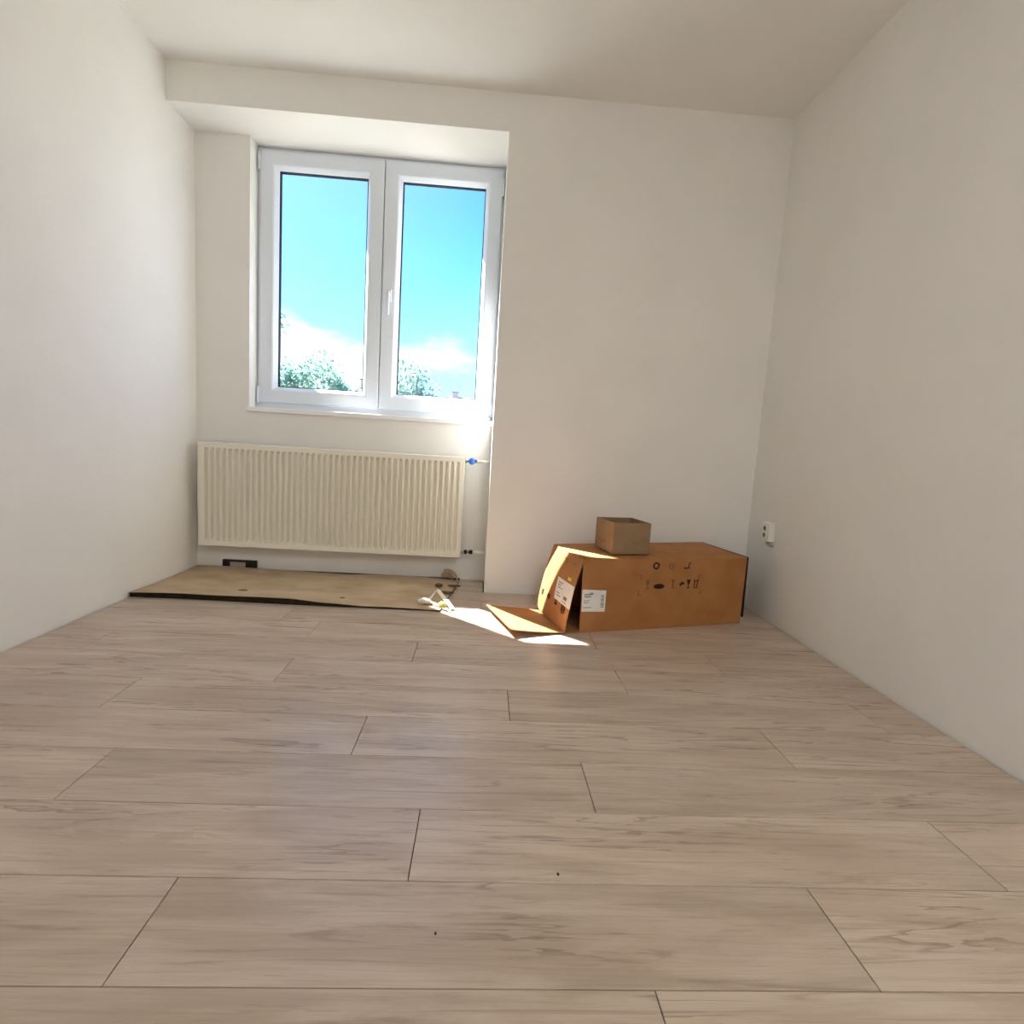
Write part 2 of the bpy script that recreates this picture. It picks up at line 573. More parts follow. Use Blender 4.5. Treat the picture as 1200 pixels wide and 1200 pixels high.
# ------------------------------------------------------------------ radiator
RX0, RX1, RZ0, RZ1, RY = -1.602, -.105, .152, .744, 3.235
rad = tag(empty('radiator', ((RX0 + RX1) / 2, 3.28, RZ0)), 'cream ribbed panel radiator under the window with blue valve cap', 'radiator')
def Rr(o):
    return under(o, rad)
nrib, NX = 44, 6
RIBU = (0, .04, .30, .56, .60, .88)      # flat ridge, slope facing right, groove, slope back
RIB = (0, 0, 0, .96, 1, 1)
xs, dep = [RX0, RX0 + .004, RX0 + .026], [.006, 0, 0]
pitch = (RX1 - RX0 - .056) / nrib
for i in range(nrib):
    for q in range(NX):
        u = RIBU[q]
        xs.append(RX0 + .028 + (i + u) * pitch)
        d = RIB[q]
        dep.append(d * .020)
xs += [RX1 - .028, RX1 - .004, RX1]
dep += [0, 0, .006]
zs = [(RZ0, .006, 0), (RZ0 + .004, 0, 0), (RZ0 + .030, 0, 0), (RZ0 + .036, 0, .45), (RZ0 + .046, 0, .85), (RZ0 + .060, 0, 1),
      (RZ1 - .060, 0, 1), (RZ1 - .046, 0, .85), (RZ1 - .036, 0, .45), (RZ1 - .030, 0, 0), (RZ1 - .004, 0, 0), (RZ1, .006, 0)]
vs_, fs = [], []
n = len(xs)
for z, e, g in zs:
    for i in range(n):
        edge = i in (0, n - 1)
        vs_.append((xs[i], RY + max(e, dep[i] if edge else dep[i] * g), z))
for j in range(len(zs) - 1):
    for i in range(n - 1):
        a = j * n + i
        fs.append((a, a + 1, a + n + 1, a + n))
fp = mesh_obj('front_panel', vs_, fs, M_rad)
md = fp.modifiers.new('thickness', 'SOLIDIFY'); md.thickness = .0015; md.offset = -1
Rr(fp)
for x0, x1 in ((RX0 + .001, RX0 + .003), (RX1 - .003, RX1 - .001)):
    bm = bmesh.new()
    add_box(bm, x0, x1, RY + .008, 3.318, RZ0 + .012, RZ1 - .003, .0006, 1)
    Rr(bm_obj('side_cover', bm, M_rad))
bm = bmesh.new()
add_box(bm, RX0 + .004, RX1 - .004, RY + .008, RY + .020, RZ1 - .008, RZ1 - .004)
add_box(bm, RX0 + .004, RX1 - .004, 3.306, 3.318, RZ1 - .008, RZ1 - .004)
for i in range(75):
    x = RX0 + .006 + i * (RX1 - RX0 - .014) / 74
    add_box(bm, x, x + .004, RY + .020, 3.306, RZ1 - .008, RZ1 - .004)
Rr(bm_obj('top_grille', bm, M_rad))
Rr(box('back_panel', RX0 + .01, RX1 - .01, 3.302, 3.316, RZ0 + .02, RZ1 - .02, M_rad_dark, None, .004))
Rr(box('convector', RX0 + .03, RX1 - .03, RY + .030, 3.300, RZ0 + .04, RZ1 - .05, M_rad_dark))
for x in (RX0 + .25, RX1 - .25):
    Rr(box('wall_bracket', x - .02, x + .02, 3.316, D2 - .0003, RZ0 + .06, RZ1 - .08, M_rad_dark))
# upper valve with blue cap, pipe into the pier
v = Rr(tube('valve', [(RX1 - .002, 3.268, .722), (RX1 + .012, 3.268, .722), (RX1 + .014, 3.268, .722), (RX1 + .062, 3.268, .722)], [.013, .013, .009, .009], M_chrome))
tube('valve_cap', [(RX1 + .040, 3.266, .722), (RX1 + .040, 3.258, .722), (RX1 + .040, 3.256, .722), (RX1 + .040, 3.218, .722), (RX1 + .040, 3.212, .722)], [.011, .011, .020, .019, .014], M_blue, v, 20)
tube('valve_nut', [(RX1 + .062, 3.268, .722), (RX1 + .080, 3.268, .722)], .012, M_chrome, v, 6)
Rr(tube('supply_pipe', [(RX1 + .080, 3.268, .722), (XC - .0005, 3.268, .722)], .0085, M_pipe))
v = Rr(tube('valve', [(RX1 - .002, 3.268, .186), (RX1 + .014, 3.268, .186), (RX1 + .016, 3.268, .186), (RX1 + .058, 3.268, .186)], [.012, .012, .008, .008], M_chrome))
tube('valve_nut', [(RX1 + .020, 3.268, .186), (RX1 + .036, 3.268, .186)], .014, M_black, v, 6)
tube('valve_nut', [(RX1 + .048, 3.268, .186), (RX1 + .070, 3.268, .186)], .013, M_black, v, 6)
Rr(tube('supply_pipe', [(RX1 + .070, 3.268, .186), (XC - .0005, 3.268, .186)], .0085, M_pipe))

# ------------------------------------------------------------------ sheet of cardboard in the recess
def interp(x, tab):
    if x <= tab[0][0]: return tab[0][1]
    for (a, p), (b_, q) in zip(tab, tab[1:]):
        if x <= b_:
            s = (x - a) / (b_ - a)
            s = s * s * (3 - 2 * s)
            return p + (q - p) * s
    return tab[-1][1]
LIP = [(-1.655, .017), (-1.335, .021), (-.90, .025), (-.70, .014), (-.52, .004), (-.17, .001)]
def board_xy(u, v):
    x = XL + .006 + u * (1.478 + .07 * v)
    yf = 2.690 - .022 * u + .004 * math.sin(9 * u)
    yb = 3.326 - .055 * max(0, u - .12) ** .8 - .008 * math.sin(11 * u + .6) * min(1, u * 3)
    return x, yf + (yb - yf) * v
def board_z(u, v):
    x, y = board_xy(u, v)
    wob = .0016 * math.sin(7 * u + 3 * v) + .0012 * math.sin(17 * u - 5 * v)
    return .0085 + interp(x, LIP) * math.exp(-3.2 * v) + wob + .010 * max(0, v - .82) / .18 * (.5 + .5 * math.sin(10 * u))
brd = tag(empty('cardboard_sheet', (-.92, 3.0, 0)), 'large flat cardboard sheet with lifted front edge over dark painted gap shade below the radiator', 'cardboard')
o = sheet('panel', lambda u, v: ((*board_xy(u, v), board_z(u, v)), (0, 0, 1)), 60, 20, .003, M_board)
under(o, brd)
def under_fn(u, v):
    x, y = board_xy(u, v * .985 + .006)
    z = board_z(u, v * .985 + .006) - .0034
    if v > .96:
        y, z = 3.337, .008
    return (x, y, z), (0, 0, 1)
# near-black solid painting the shadowed gap under the lip and along the wall
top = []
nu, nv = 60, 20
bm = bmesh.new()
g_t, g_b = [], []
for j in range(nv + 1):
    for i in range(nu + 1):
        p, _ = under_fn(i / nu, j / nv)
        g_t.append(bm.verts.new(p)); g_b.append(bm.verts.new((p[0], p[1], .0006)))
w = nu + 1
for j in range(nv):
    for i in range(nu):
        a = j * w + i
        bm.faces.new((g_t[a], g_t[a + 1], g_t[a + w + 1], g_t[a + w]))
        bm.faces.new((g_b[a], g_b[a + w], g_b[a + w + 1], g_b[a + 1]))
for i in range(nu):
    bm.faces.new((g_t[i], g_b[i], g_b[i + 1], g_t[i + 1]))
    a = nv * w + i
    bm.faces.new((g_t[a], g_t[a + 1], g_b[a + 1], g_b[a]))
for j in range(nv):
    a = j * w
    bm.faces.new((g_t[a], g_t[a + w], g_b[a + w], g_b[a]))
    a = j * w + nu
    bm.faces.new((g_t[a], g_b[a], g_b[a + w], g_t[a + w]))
under(bm_obj('gap_shade', bm, M_gap_shade), brd)
# stains where the sheet is torn
for (x, y, s) in ((-.671, 2.783, .010), (-1.176, 2.825, .018)):
    u = (x - XL) / 1.5
    v = (y - 2.68) / .63
    bm = bmesh.new()
    vv = [bm.verts.new((x + s * 1.3 * math.cos(t * .7) * (1 + .3 * math.sin(3 * t)), y + s * .7 * math.sin(t * .7), board_z(u, v) + .0009)) for t in range(9)]
    bm.faces.new(vv)
    r = bmesh.ops.extrude_face_region(bm, geom=bm.faces[:])
    bmesh.ops.translate(bm, verts=[q for q in r['geom'] if isinstance(q, bmesh.types.BMVert)], vec=(0, 0, .0015))
    under(bm_obj('torn_patch', bm, M_crumb), brd)

# black bracket at the foot of the recess wall
bk = tag(empty('floor_bracket', (-1.41, 3.335, 0)), 'small black bracket at the foot of the wall under the radiator', 'bracket')
under(box('top_bar', -1.507, -1.309, 3.328, 3.3445, .044, .056, M_black, None, .002), bk)
under(box('end_block', -1.507, -1.468, 3.328, 3.3445, .0, .0438, M_black, None, .002), bk)
under(box('end_block', -1.374, -1.309, 3.328, 3.3445, .0, .0438, M_black, None, .002), bk)
under(box('insert', -1.4675, -1.3745, 3.337, 3.3445, .0, .0435, M_grey, None, .001), bk)

# ------------------------------------------------------------------ big carton
FLb, FRb, BRb, BLb = map(Vector, ((.478, 2.442, .001), (1.343, 2.695, .001), (1.236, 3.043, .001), (.372, 2.796, .001)))
FLt, FRt, BRt, BLt = map(Vector, ((.472, 2.441, .340), (1.347, 2.700, .340), (1.250, 3.056, .351), (.383, 2.800, .342)))
ct = tag(empty('carton', (.86, 2.75, 0)), 'long brown cardboard carton lying open on the floor in the corner', 'box')
def Cc(o):
    return under(o, ct)
TH = .005
Cc(panel('front_panel', FLb, FRb, FRt, FLt, TH, M_card, None, 10, 5, .004))
Cc(panel('back_panel', BRb, BLb, BLt, BRt, TH, M_card))
top_p = Cc(panel('top_panel', FLt, FRt, BRt, BLt, TH, M_card, None, 10, 5, .003))
Cc(panel('bottom_panel', BLb + Vector((0, 0, .005)), BRb + Vector((0, 0, .005)), FRb + Vector((0, 0, .005)), FLb + Vector((0, 0, .005)), TH, M_card_in))
Cc(panel('end_panel', FRb, BRb, BRt, FRt, TH, M_card))
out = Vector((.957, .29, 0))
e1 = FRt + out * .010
Cc(panel('end_flap', e1 + Vector((0, 0, -.308)) + out * .006, BRt + out * .012 + Vector((0, 0, -.30)), BRt + out * .008, e1 + Vector((0, 0, .002)), .009, M_ink_shade))  # flap's shaded side painted near-black, sharing the print ink colour
# hanging flap on the open end, swung outwards at the bottom
FB, BB = Vector((.402, 2.418, .008)), Vector((.311, 2.779, .018))
fl_n = (FB - BB).cross(BLt - BB).normalized()
def flap_fn(u, v):
    p = (BB * (1 - u) + FB * u) * (1 - v) + (BLt * (1 - u) + FLt * u) * v
    p = p + fl_n * (.008 * math.sin(math.pi * v) + .004 * math.sin(math.pi * u))
    if u < .1 and v < .1:
        p = p + (BLt - BB) * (.1 - u) * .35
    return p, fl_n
flap = Cc(sheet('hanging_flap', flap_fn, 16, 12, .004, M_card))
# flap lying on the floor with its outer edge lifted
o1, o2 = Vector((.158, 2.344, 0)), Vector((.054, 2.702, 0))
def low_fn(u, v):
    p = (BLb * (1 - u) + FLb * u) * (1 - v) + (o2 * (1 - u) + o1 * u) * v
    z = .0055 + .032 * v ** 1.7
    return (p.x, p.y, z), (0, 0, 1)
Cc(sheet('floor_flap', low_fn, 8, 14, .004, M_card))
# inner side flap, half folded into the opening
Cc(panel('side_flap', FLb + Vector((.006, .012, .01)), FLt + Vector((.006, .012, -.012)), FLt + Vector((.13, .16, -.012)), FLb + Vector((.13, .16, .01)), .004, M_card_in))

# print and labels on the carton, as thin inked shapes on its faces
def surf_map(fn, lu, lv):
    """(a, b) in metres along a board's face -> point and normal on it"""
    def f(a, b_):
        p, n_ = fn(a / lu, b_ / lv)
        return Vector(p), Vector(n_)
    return f
def decal(name, f, polys, m, root, lift=.0008, thick=.0006, grid=0):
    """thin print or label pieces lying on a face; grid > 0 subdivides quads so they follow a curve"""
    if grid:
        q4 = []
        for p in polys:
            for i in range(grid):
                for j in range(grid):
                    def at(u, v):
                        return tuple((p[0][k_] * (1 - u) + p[1][k_] * u) * (1 - v) + (p[3][k_] * (1 - u) + p[2][k_] * u) * v for k_ in (0, 1))
                    q4.append([at(i / grid, j / grid), at((i + 1) / grid, j / grid), at((i + 1) / grid, (j + 1) / grid), at(i / grid, (j + 1) / grid)])
        polys = q4
    bm = bmesh.new()
    for pl in polys:
        pts = [f(a, b_) for a, b_ in pl]
        lo = [bm.verts.new(p + n_ * (lift - thick)) for p, n_ in pts]
        hi = [bm.verts.new(p + n_ * lift) for p, n_ in pts]
        bm.faces.new(hi)
        if not grid:
            for q in range(len(hi)):
                r_ = (q + 1) % len(hi)
                bm.faces.new((lo[q], lo[r_], hi[r_], hi[q]))
    if grid:
        bmesh.ops.remove_doubles(bm, verts=bm.verts, dist=1e-6)
        for v_ in [v_ for v_ in bm.verts if not v_.link_faces]:
            bm.verts.remove(v_)
    return under(bm_obj(name, bm, m), root)
def rect(x, y, w, h_):
    return [(x - w / 2, y - h_ / 2), (x + w / 2, y - h_ / 2), (x + w / 2, y + h_ / 2), (x - w / 2, y + h_ / 2)]
def ell(x, y, a, b_, n_=14, t0=0, t1=2 * math.pi):
    return [(x + a * math.cos(t0 + (t1 - t0) * k_ / n_), y + b_ * math.sin(t0 + (t1 - t0) * k_ / n_)) for k_ in range(n_)]
def arc_band(x, y, r0, r1, t0, t1, n_=10):
    qs = []
    for k_ in range(n_):
        a, b_ = t0 + (t1 - t0) * k_ / n_, t0 + (t1 - t0) * (k_ + 1) / n_
        qs.append([(x + r0 * math.cos(a), y + r0 * math.sin(a)), (x + r1 * math.cos(a), y + r1 * math.sin(a)), (x + r1 * math.cos(b_), y + r1 * math.sin(b_)), (x + r0 * math.cos(b_), y + r0 * math.sin(b_))])
    return qs
LF, HF = (FRb - FLb).length, (FLt - FLb).length
fr_n = (FRb - FLb).cross(FLt - FLb).normalized()
def front_fn(u, v):
    p = (FLb * (1 - u) + FRb * u) * (1 - v) + (FLt * (1 - u) + FRt * u) * v
    return p + fr_n * .004 * math.sin(math.pi * u) * math.sin(math.pi * v), fr_n
FRM = surf_map(front_fn, LF, HF)
def D(polys, m=M_ink_shade, name='printed_symbol', grid=0):
    return decal(name, FRM, polys, m, ct, .0010, .0012, grid)
D(arc_band(.377, .306, .010, .018, .5, 2 * math.pi - .1, 12) + [[(.384, .316), (.398, .316), (.392, .300)]])
D(arc_band(.462, .303, .011, .016, 0, 2 * math.pi, 12) + [rect(.462, .303, .014, .004)], M_ink_f)
D([rect(.546, .292, .030, .006), rect(.560, .303, .005, .022), rect(.566, .316, .014, .004)])
for x, y, sx, sy in ((.285, .262, 1, -1), (.290, .166, 1, 1), (.636, .256, -1, -1), (.640, .166, -1, 1)):
    D([rect(x + sx * .008, y, .020, .0035), rect(x + sx * (.016 if y > .2 else 0), y + sy * .012, .0035, .024)], M_ink_f)
D([[(.327, .238), (.347, .238), (.341, .216), (.333, .216)], rect(.337, .206, .004, .02), rect(.337, .197, .016, .004)], M_ink_f)          # goblet
D([ell(.399, .207, .030, .012)])                                                                             # dark oval
D([rect(.477, .214, .008, .036), rect(.477, .234, .018, .008), rect(.477, .197, .016, .004)], M_ink_f)
D([[(.510, .212), (.540, .212), (.540, .222), (.526, .226)], rect(.521, .208, .010, .006)])
D([[(.553, .236), (.575, .236), (.570, .214), (.560, .214)], rect(.564, .204, .005, .018), rect(.564, .195, .016, .004)])
D([rect(.599, .214, .005, .028), rect(.615, .214, .005, .028), [(.592, .226), (.606, .226), (.599, .236)], [(.608, .226), (.622, .226), (.615, .236)], rect(.607, .195, .028, .004)])
lab = D([[(.002, .100), (.120, .095), (.122, .195), (.002, .203)]], M_paper, 'shipping_label', 8)
lab['label'] = 'white paper shipping label'
def DL(polys, m=M_lab, name='label_print'):
    return decal(name, FRM, polys, m, ct, .0016, .0004)
DL([rect(.034, .178, .045, .005), rect(.030, .168, .035, .005), rect(.048, .184, .02, .004), rect(.026, .150, .03, .003), rect(.024, .140, .026, .003), rect(.03, .118, .04, .003)])
DL([rect(.105, y, .016, w_) for y, w_ in ((.118, .004), (.125, .002), (.131, .005), (.139, .003), (.146, .002), (.152, .005), (.160, .003), (.166, .002), (.172, .004))])
LU, LV = (FB - BB).length, (BLt - BB).length
FFR = surf_map(flap_fn, LU, LV)
def DF(polys, m=M_ink_shade, name='printed_symbol', lift=.0010, th=.0012, grid=0):
    return decal(name, FFR, polys, m, ct, lift, th, grid)
lab = DF([[(.200, .106), (.383, .104), (.374, .206), (.184, .207)]], M_paper, 'shipping_label', .0014, .001, 10)
lab['label'] = 'creased white shipping label'
DF([rect(.235, .188, .05, .004), rect(.225, .176, .035, .004), rect(.240, .164, .06, .003), rect(.230, .140, .04, .004), rect(.238, .128, .05, .004), rect(.315, .135, .035, .016), rect(.310, .116, .05, .003)], M_lab, 'label_print', .0020, .0004)
DF([rect(.305, .224, .034, .014)], M_yel)
DF([rect(.034, .090, .006, .030), rect(.044, .090, .006, .030), rect(.054, .090, .006, .030)])
DF([rect(.120, .095, .012, .018), rect(.136, .093, .010, .026), rect(.150, .097, .006, .018)])
DF([rect(.222, .096, .008, .030), rect(.236, .088, .016, .012), rect(.236, .102, .010, .008)])
DF([rect(.300, .092, .010, .034), rect(.316, .092, .010, .034), rect(.332, .092, .010, .034), rect(.316, .070, .030, .004)])
for r4 in ((.200, .300, .05, .005), (.215, .288, .04, .004), (.300, .294, .03, .004), (.060, .19, .014, .010), (.075, .165, .012, .008)):
    DF([rect(*r4)], M_ink_f)

# ------------------------------------------------------------------ small open box on the carton
SB = tag(empty('small_box', (.70, 2.68, .346)), 'small open empty cardboard box standing on top of the long carton', 'box')
a_, b2, d_ = Vector((.626, 2.561, .3475)), Vector((.816, 2.609, .3475)), Vector((.583, 2.760, .3475))
c_ = b2 + (d_ - a_)
hz = Vector((0, 0, .150))
for nm, p, q in (('front_side', a_, b2), ('right_side', b2, c_), ('back_side', c_, d_), ('left_side', d_, a_)):
    under(panel(nm, p, q, q + hz, p + hz, .004, M_card_s), SB)
under(panel('bottom', a_ + Vector((0, 0, .004)), b2 + Vector((0, 0, .004)), c_ + Vector((0, 0, .004)), d_ + Vector((0, 0, .004)), .004, M_card_s), SB)
# one flap folded down inside against the right side
ux = (b2 - a_).normalized()
p1, q1 = b2 - ux * .006 + (c_ - b2) * .05, c_ - ux * .006 - (c_ - b2) * .05
under(panel('inner_flap', p1 + Vector((0, 0, .07)) - ux * .006, q1 + Vector((0, 0, .07)) - ux * .006, q1 + Vector((0, 0, .147)), p1 + Vector((0, 0, .147)), .0035, M_card_s), SB)
def flat_map(O, P, hvec):
    n_ = (P - O).cross(hvec).normalized()
    U, V = (P - O).normalized(), hvec.normalized()
    return lambda a, b_: (O + U * a + V * b_, n_)
SFR = flat_map(d_, a_, hz)
decal('printed_symbol', SFR, [rect(.085, .045, .016, .006), rect(.095, .052, .006, .028)], M_ink_f, SB)
decal('printed_symbol', SFR, [rect(.118, .055, .006, .03)], M_ink_f, SB)
decal('tape_strip', flat_map(a_, b2, hz), [[(.002, .079), (.193, .079), (.193, .083), (.002, .083)]], M_card_s, SB)

# ------------------------------------------------------------------ wall socket
sk = tag(empty('wall_socket', (XR, 2.82, .45)), 'white double power socket on the right wall near the corner', 'socket')
SY0, SY1, SZ0, SZ1, SX = 2.786, 2.860, .412, .508, 1.489
under(box('housing', SX, XR - .0003, SY0, SY1, SZ0, SZ1, M_sock, None, .004), sk)
for z in (.479, .443):
    bm = bmesh.new()
    r = bmesh.ops.create_cone(bm, cap_ends=True, segments=24, radius1=.0165, radius2=.0165, depth=.003)
    bmesh.ops.rotate(bm, verts=bm.verts, cent=(0, 0, 0), matrix=Matrix.Rotation(math.pi / 2, 3, 'Y'))
    bmesh.ops.translate(bm, verts=bm.verts, vec=(SX - .0016, 2.826, z))
    rs = under(bm_obj('socket_face', bm, M_sock), sk)
    bm = bmesh.new()
    bmesh.ops.create_cone(bm, cap_ends=True, segments=20, radius1=.0125, radius2=.0105, depth=.002)
    bmesh.ops.rotate(bm, verts=bm.verts, cent=(0, 0, 0), matrix=Matrix.Rotation(-math.pi / 2, 3, 'Y'))
    bmesh.ops.translate(bm, verts=bm.verts, vec=(SX - .0042, 2.826, z))
    o = bm_obj('socket_well', bm, M_hole, rs)
    o.matrix_parent_inverse = Matrix.Identity(4)
bm = bmesh.new()
add_tube(bm, [(1.505, 2.826, .413), (1.505, 2.826, .400), (1.512, 2.81, .392), (1.5215, 2.785, .392)], .007, 10)
under(bm_obj('cable_stub', bm, M_grey, None, True), sk)

# ------------------------------------------------------------------ litter near the pier
def strip(name, pts, wid, t, m, parent):
    """twisted flat strip along points; wid is a side vector per point"""
    pts = [Vector(p) for p in pts]
    wd = [Vector(w_) for w_ in wid]
    def fn(u, v):
        k_ = u * (len(pts) - 1)
        i = min(int(k_), len(pts) - 2)
        s = k_ - i
        p = pts[i].lerp(pts[i + 1], s)
        w_ = wd[i].lerp(wd[i + 1], s)
        nn = w_.cross(pts[i + 1] - pts[i]).normalized()
        return p + w_ * (v - .5), nn
    return under(sheet(name, fn, (len(pts) - 1) * 4, 2, t, m), parent)
def crumple(name, loc, size, m, parent, seed, amp=.35):
    bm = bmesh.new()
    bmesh.ops.create_icosphere(bm, subdivisions=3, radius=1.0)
    for v_ in bm.verts:
        p = v_.co.copy()
        d = 1 + amp * noise.noise(p * 1.8 + Vector((seed, 0, 0))) + amp * .8 * noise.noise(p * 4.1 + Vector((0, seed, 0)))
        v_.co = Vector((p.x * size[0] * d, p.y * size[1] * d, p.z * size[2] * d)) + Vector(loc)
    o = bm_obj(name, bm, m)
    if parent is not None:
        under(o, parent)
    return o
wr = tag(empty('crumpled_strap', (-.2, 2.76, .01)), 'crumpled cream plastic strap on the corner of the cardboard sheet', 'litter')
strip('strap', [(-.112, 2.690, .012), (-.135, 2.735, .026), (-.170, 2.80, .044), (-.198, 2.845, .060), (-.206, 2.855, .058), (-.222, 2.815, .040), (-.240, 2.775, .026)],
      [(.018, .006, .004), (.018, .008, .004), (.020, .01, .002), (.016, .01, .006), (.014, .0, .012), (.014, .004, .008), (.020, .006, .002)], .0015, M_wrap, wr)
strip('strap', [(-.238, 2.752, .026), (-.205, 2.735, .022), (-.172, 2.712, .013), (-.150, 2.690, .011), (-.125, 2.672, .007)],
      [(0, .016, .004), (.004, .016, .0), (.004, .014, .004), (.006, .014, .002), (.006, .012, 0)], .0015, M_wrap, wr)
crumple('wad', (-.258, 2.752, .027), (.034, .020, .013), M_wrap, wr, 1.3)
crumple('wad', (-.165, 2.716, .026), (.020, .014, .011), M_wrapg, wr, 4.1)
# curled scrap and crumbs by the pier
cs = tag(empty('cardboard_curl', (-.165, 3.24, .01)), 'curled torn cardboard strip between radiator and pier', 'cardboard scrap')
def curl_fn(u, v):
    a = math.radians(112 - 108 * u)
    r_ = .062
    n_ = Vector((math.cos(a), 0, math.sin(a)))
    return Vector((-.176, 3.215 + .07 * v, .012)) + Vector((n_.x * r_, 0, n_.z * r_)), n_
under(sheet('curl', curl_fn, 16, 2, .003, M_board), cs)
bm = bmesh.new()
vv = []
for i in range(13):
    a = math.radians(150 - 145 * i / 12)
    vv.append(bm.verts.new((-.182 + math.cos(a) * .040, 3.268, .013 + max(0, math.sin(a)) * .050)))
bm.faces.new(vv)
r = bmesh.ops.extrude_face_region(bm, geom=bm.faces[:])
bmesh.ops.translate(bm, verts=[q for q in r['geom'] if isinstance(q, bmesh.types.BMVert)], vec=(0, .006, 0))
under(bm_obj('end_tab', bm, M_board), cs)
CR = [((-.212, 3.10, .020), (.020, .030, .007), 2.0, 'small dark torn cardboard crumb beside the curled strip'),
      ((-.130, 3.112, .018), (.036, .012, .005), 3.1, 'thin dark cardboard sliver near the foot of the pier'),
      ((-.160, 2.962, .018), (.034, .014, .006), 5.2, 'dark cardboard sliver behind the crumpled plastic strap')]
for loc, sz, sd, lb in CR:
    tag(crumple('cardboard_crumb', loc, sz, M_crumb, None, sd, .5), lb, 'litter', 'cardboard crumbs by the pier')
# floor specks
for (x, y, s, lb) in ((-.038, .861, .004, 'tiny black speck on the nearest floor boards'), (.190, .998, .005, 'tiny brown speck on a board right of the centre')):
    tag(crumple('floor_speck', (x, y, .0015), (s * .45, s * .8, .0013), M_black, None, x * 9 + 2, .3), lb, 'speck', 'specks of dirt on the floor')
# crumpled plastic on the sill
tag(crumple('plastic_scrap', (-.022, 3.395, .9745), (.040, .026, .018), M_sill, None, 7.7, .5), 'crumpled white plastic scrap on the right end of the sill', 'litter')

# ------------------------------------------------------------------ added fill lamp, unseen behind the viewer
LX, LY = .80, -.85
lp = tag(empty('fill_lamp', (LX, LY, H)), 'added fill light behind the viewer, shaped as a round opal ceiling lamp', 'lamp')
bm = bmesh.new()
prof = [(.0, -.085), (.10, -.083), (.18, -.074), (.235, -.056), (.262, -.030), (.268, -.012)]
SEG = 40
rings_ = []
for r_, z_ in prof[1:]:
    rings_.append([bm.verts.new((LX + r_ * math.cos(2 * math.pi * k_ / SEG), LY + r_ * math.sin(2 * math.pi * k_ / SEG), H + z_)) for k_ in range(SEG)])
cv = bm.verts.new((LX, LY, H - .085))
for k_ in range(SEG):
    bm.faces.new((cv, rings_[0][k_], rings_[0][(k_ + 1) % SEG]))
    for p, q in zip(rings_, rings_[1:]):
        bm.faces.new((p[k_], p[(k_ + 1) % SEG], q[(k_ + 1) % SEG], q[k_]))
M_opal = mat('fill_lamp_opal', (.9, .9, .88), .3, .4)
pb = M_opal.node_tree.nodes['Principled BSDF']
pb.inputs['Emission Color'].default_value = (1.0, .98, .95, 1)
pb.inputs['Emission Strength'].default_value = FILL_POWER
under(bm_obj('opal_shade', bm, M_opal, None, True), lp)
bm = bmesh.new()
bmesh.ops.create_cone(bm, cap_ends=True, segments=40, radius1=.28, radius2=.28, depth=.0118)
bmesh.ops.translate(bm, verts=bm.verts, vec=(LX, LY, H - .0061))
under(bm_obj('base_plate', bm, M_sock), lp)

# ------------------------------------------------------------------ outdoors
GZ = -3.6
def leaf_material(name, c1, c2):
    m = bpy.data.materials.new(name)
    m.use_nodes = True
    n, l = m.node_tree.nodes, m.node_tree.links
    n.clear()
    o = n.new('ShaderNodeOutputMaterial')
    ge = n.new('ShaderNodeNewGeometry')
    mx = n.new('ShaderNodeMix'); mx.data_type = 'RGBA'
    mx.inputs['A'].default_value = (*c1, 1); mx.inputs['B'].default_value = (*c2, 1)
    l.new(ge.outputs['Random Per Island'], mx.inputs['Factor'])
    d = n.new('ShaderNodeBsdfDiffuse'); t = n.new('ShaderNodeBsdfTranslucent')
    l.new(mx.outputs['Result'], d.inputs['Color']); l.new(mx.outputs['Result'], t.inputs['Color'])
    ms = n.new('ShaderNodeMixShader'); ms.inputs[0].default_value = .45
    l.new(d.outputs[0], ms.inputs[1]); l.new(t.outputs[0], ms.inputs[2])
    l.new(ms.outputs[0], o.inputs[0])
    return m
M_leaf1 = leaf_material('hazed_tree_leaves', (.15, .30, .25), (.30, .44, .34))  # both leaf colours paled to paint in outdoor haze and glare
M_leaf2 = leaf_material('hazed_pale_leaves', (.17, .31, .27), (.34, .46, .38))
M_bark = noise_mat('grey_bark', (.10, .08, .06), (.17, .14, .11), 12, .9, .1)
M_grass = noise_mat('dry_garden_ground', (.15, .15, .11), (.21, .20, .15), .6, .95, .05)
M_roof = noise_mat('weathered_roof_tiles', (.22, .16, .13), (.30, .22, .18), 3, .8, .2)
M_render = noise_mat('pale_house_render', (.55, .52, .46), (.60, .57, .50), 2, .85, .1)
g = mesh_obj('ground', [(-90, DX + .3, GZ), (90, DX + .3, GZ), (90, 160, GZ), (-90, 160, GZ)], [(0, 1, 2, 3)], M_grass)
struct(g, 'garden ground outside below the window', 'ground')
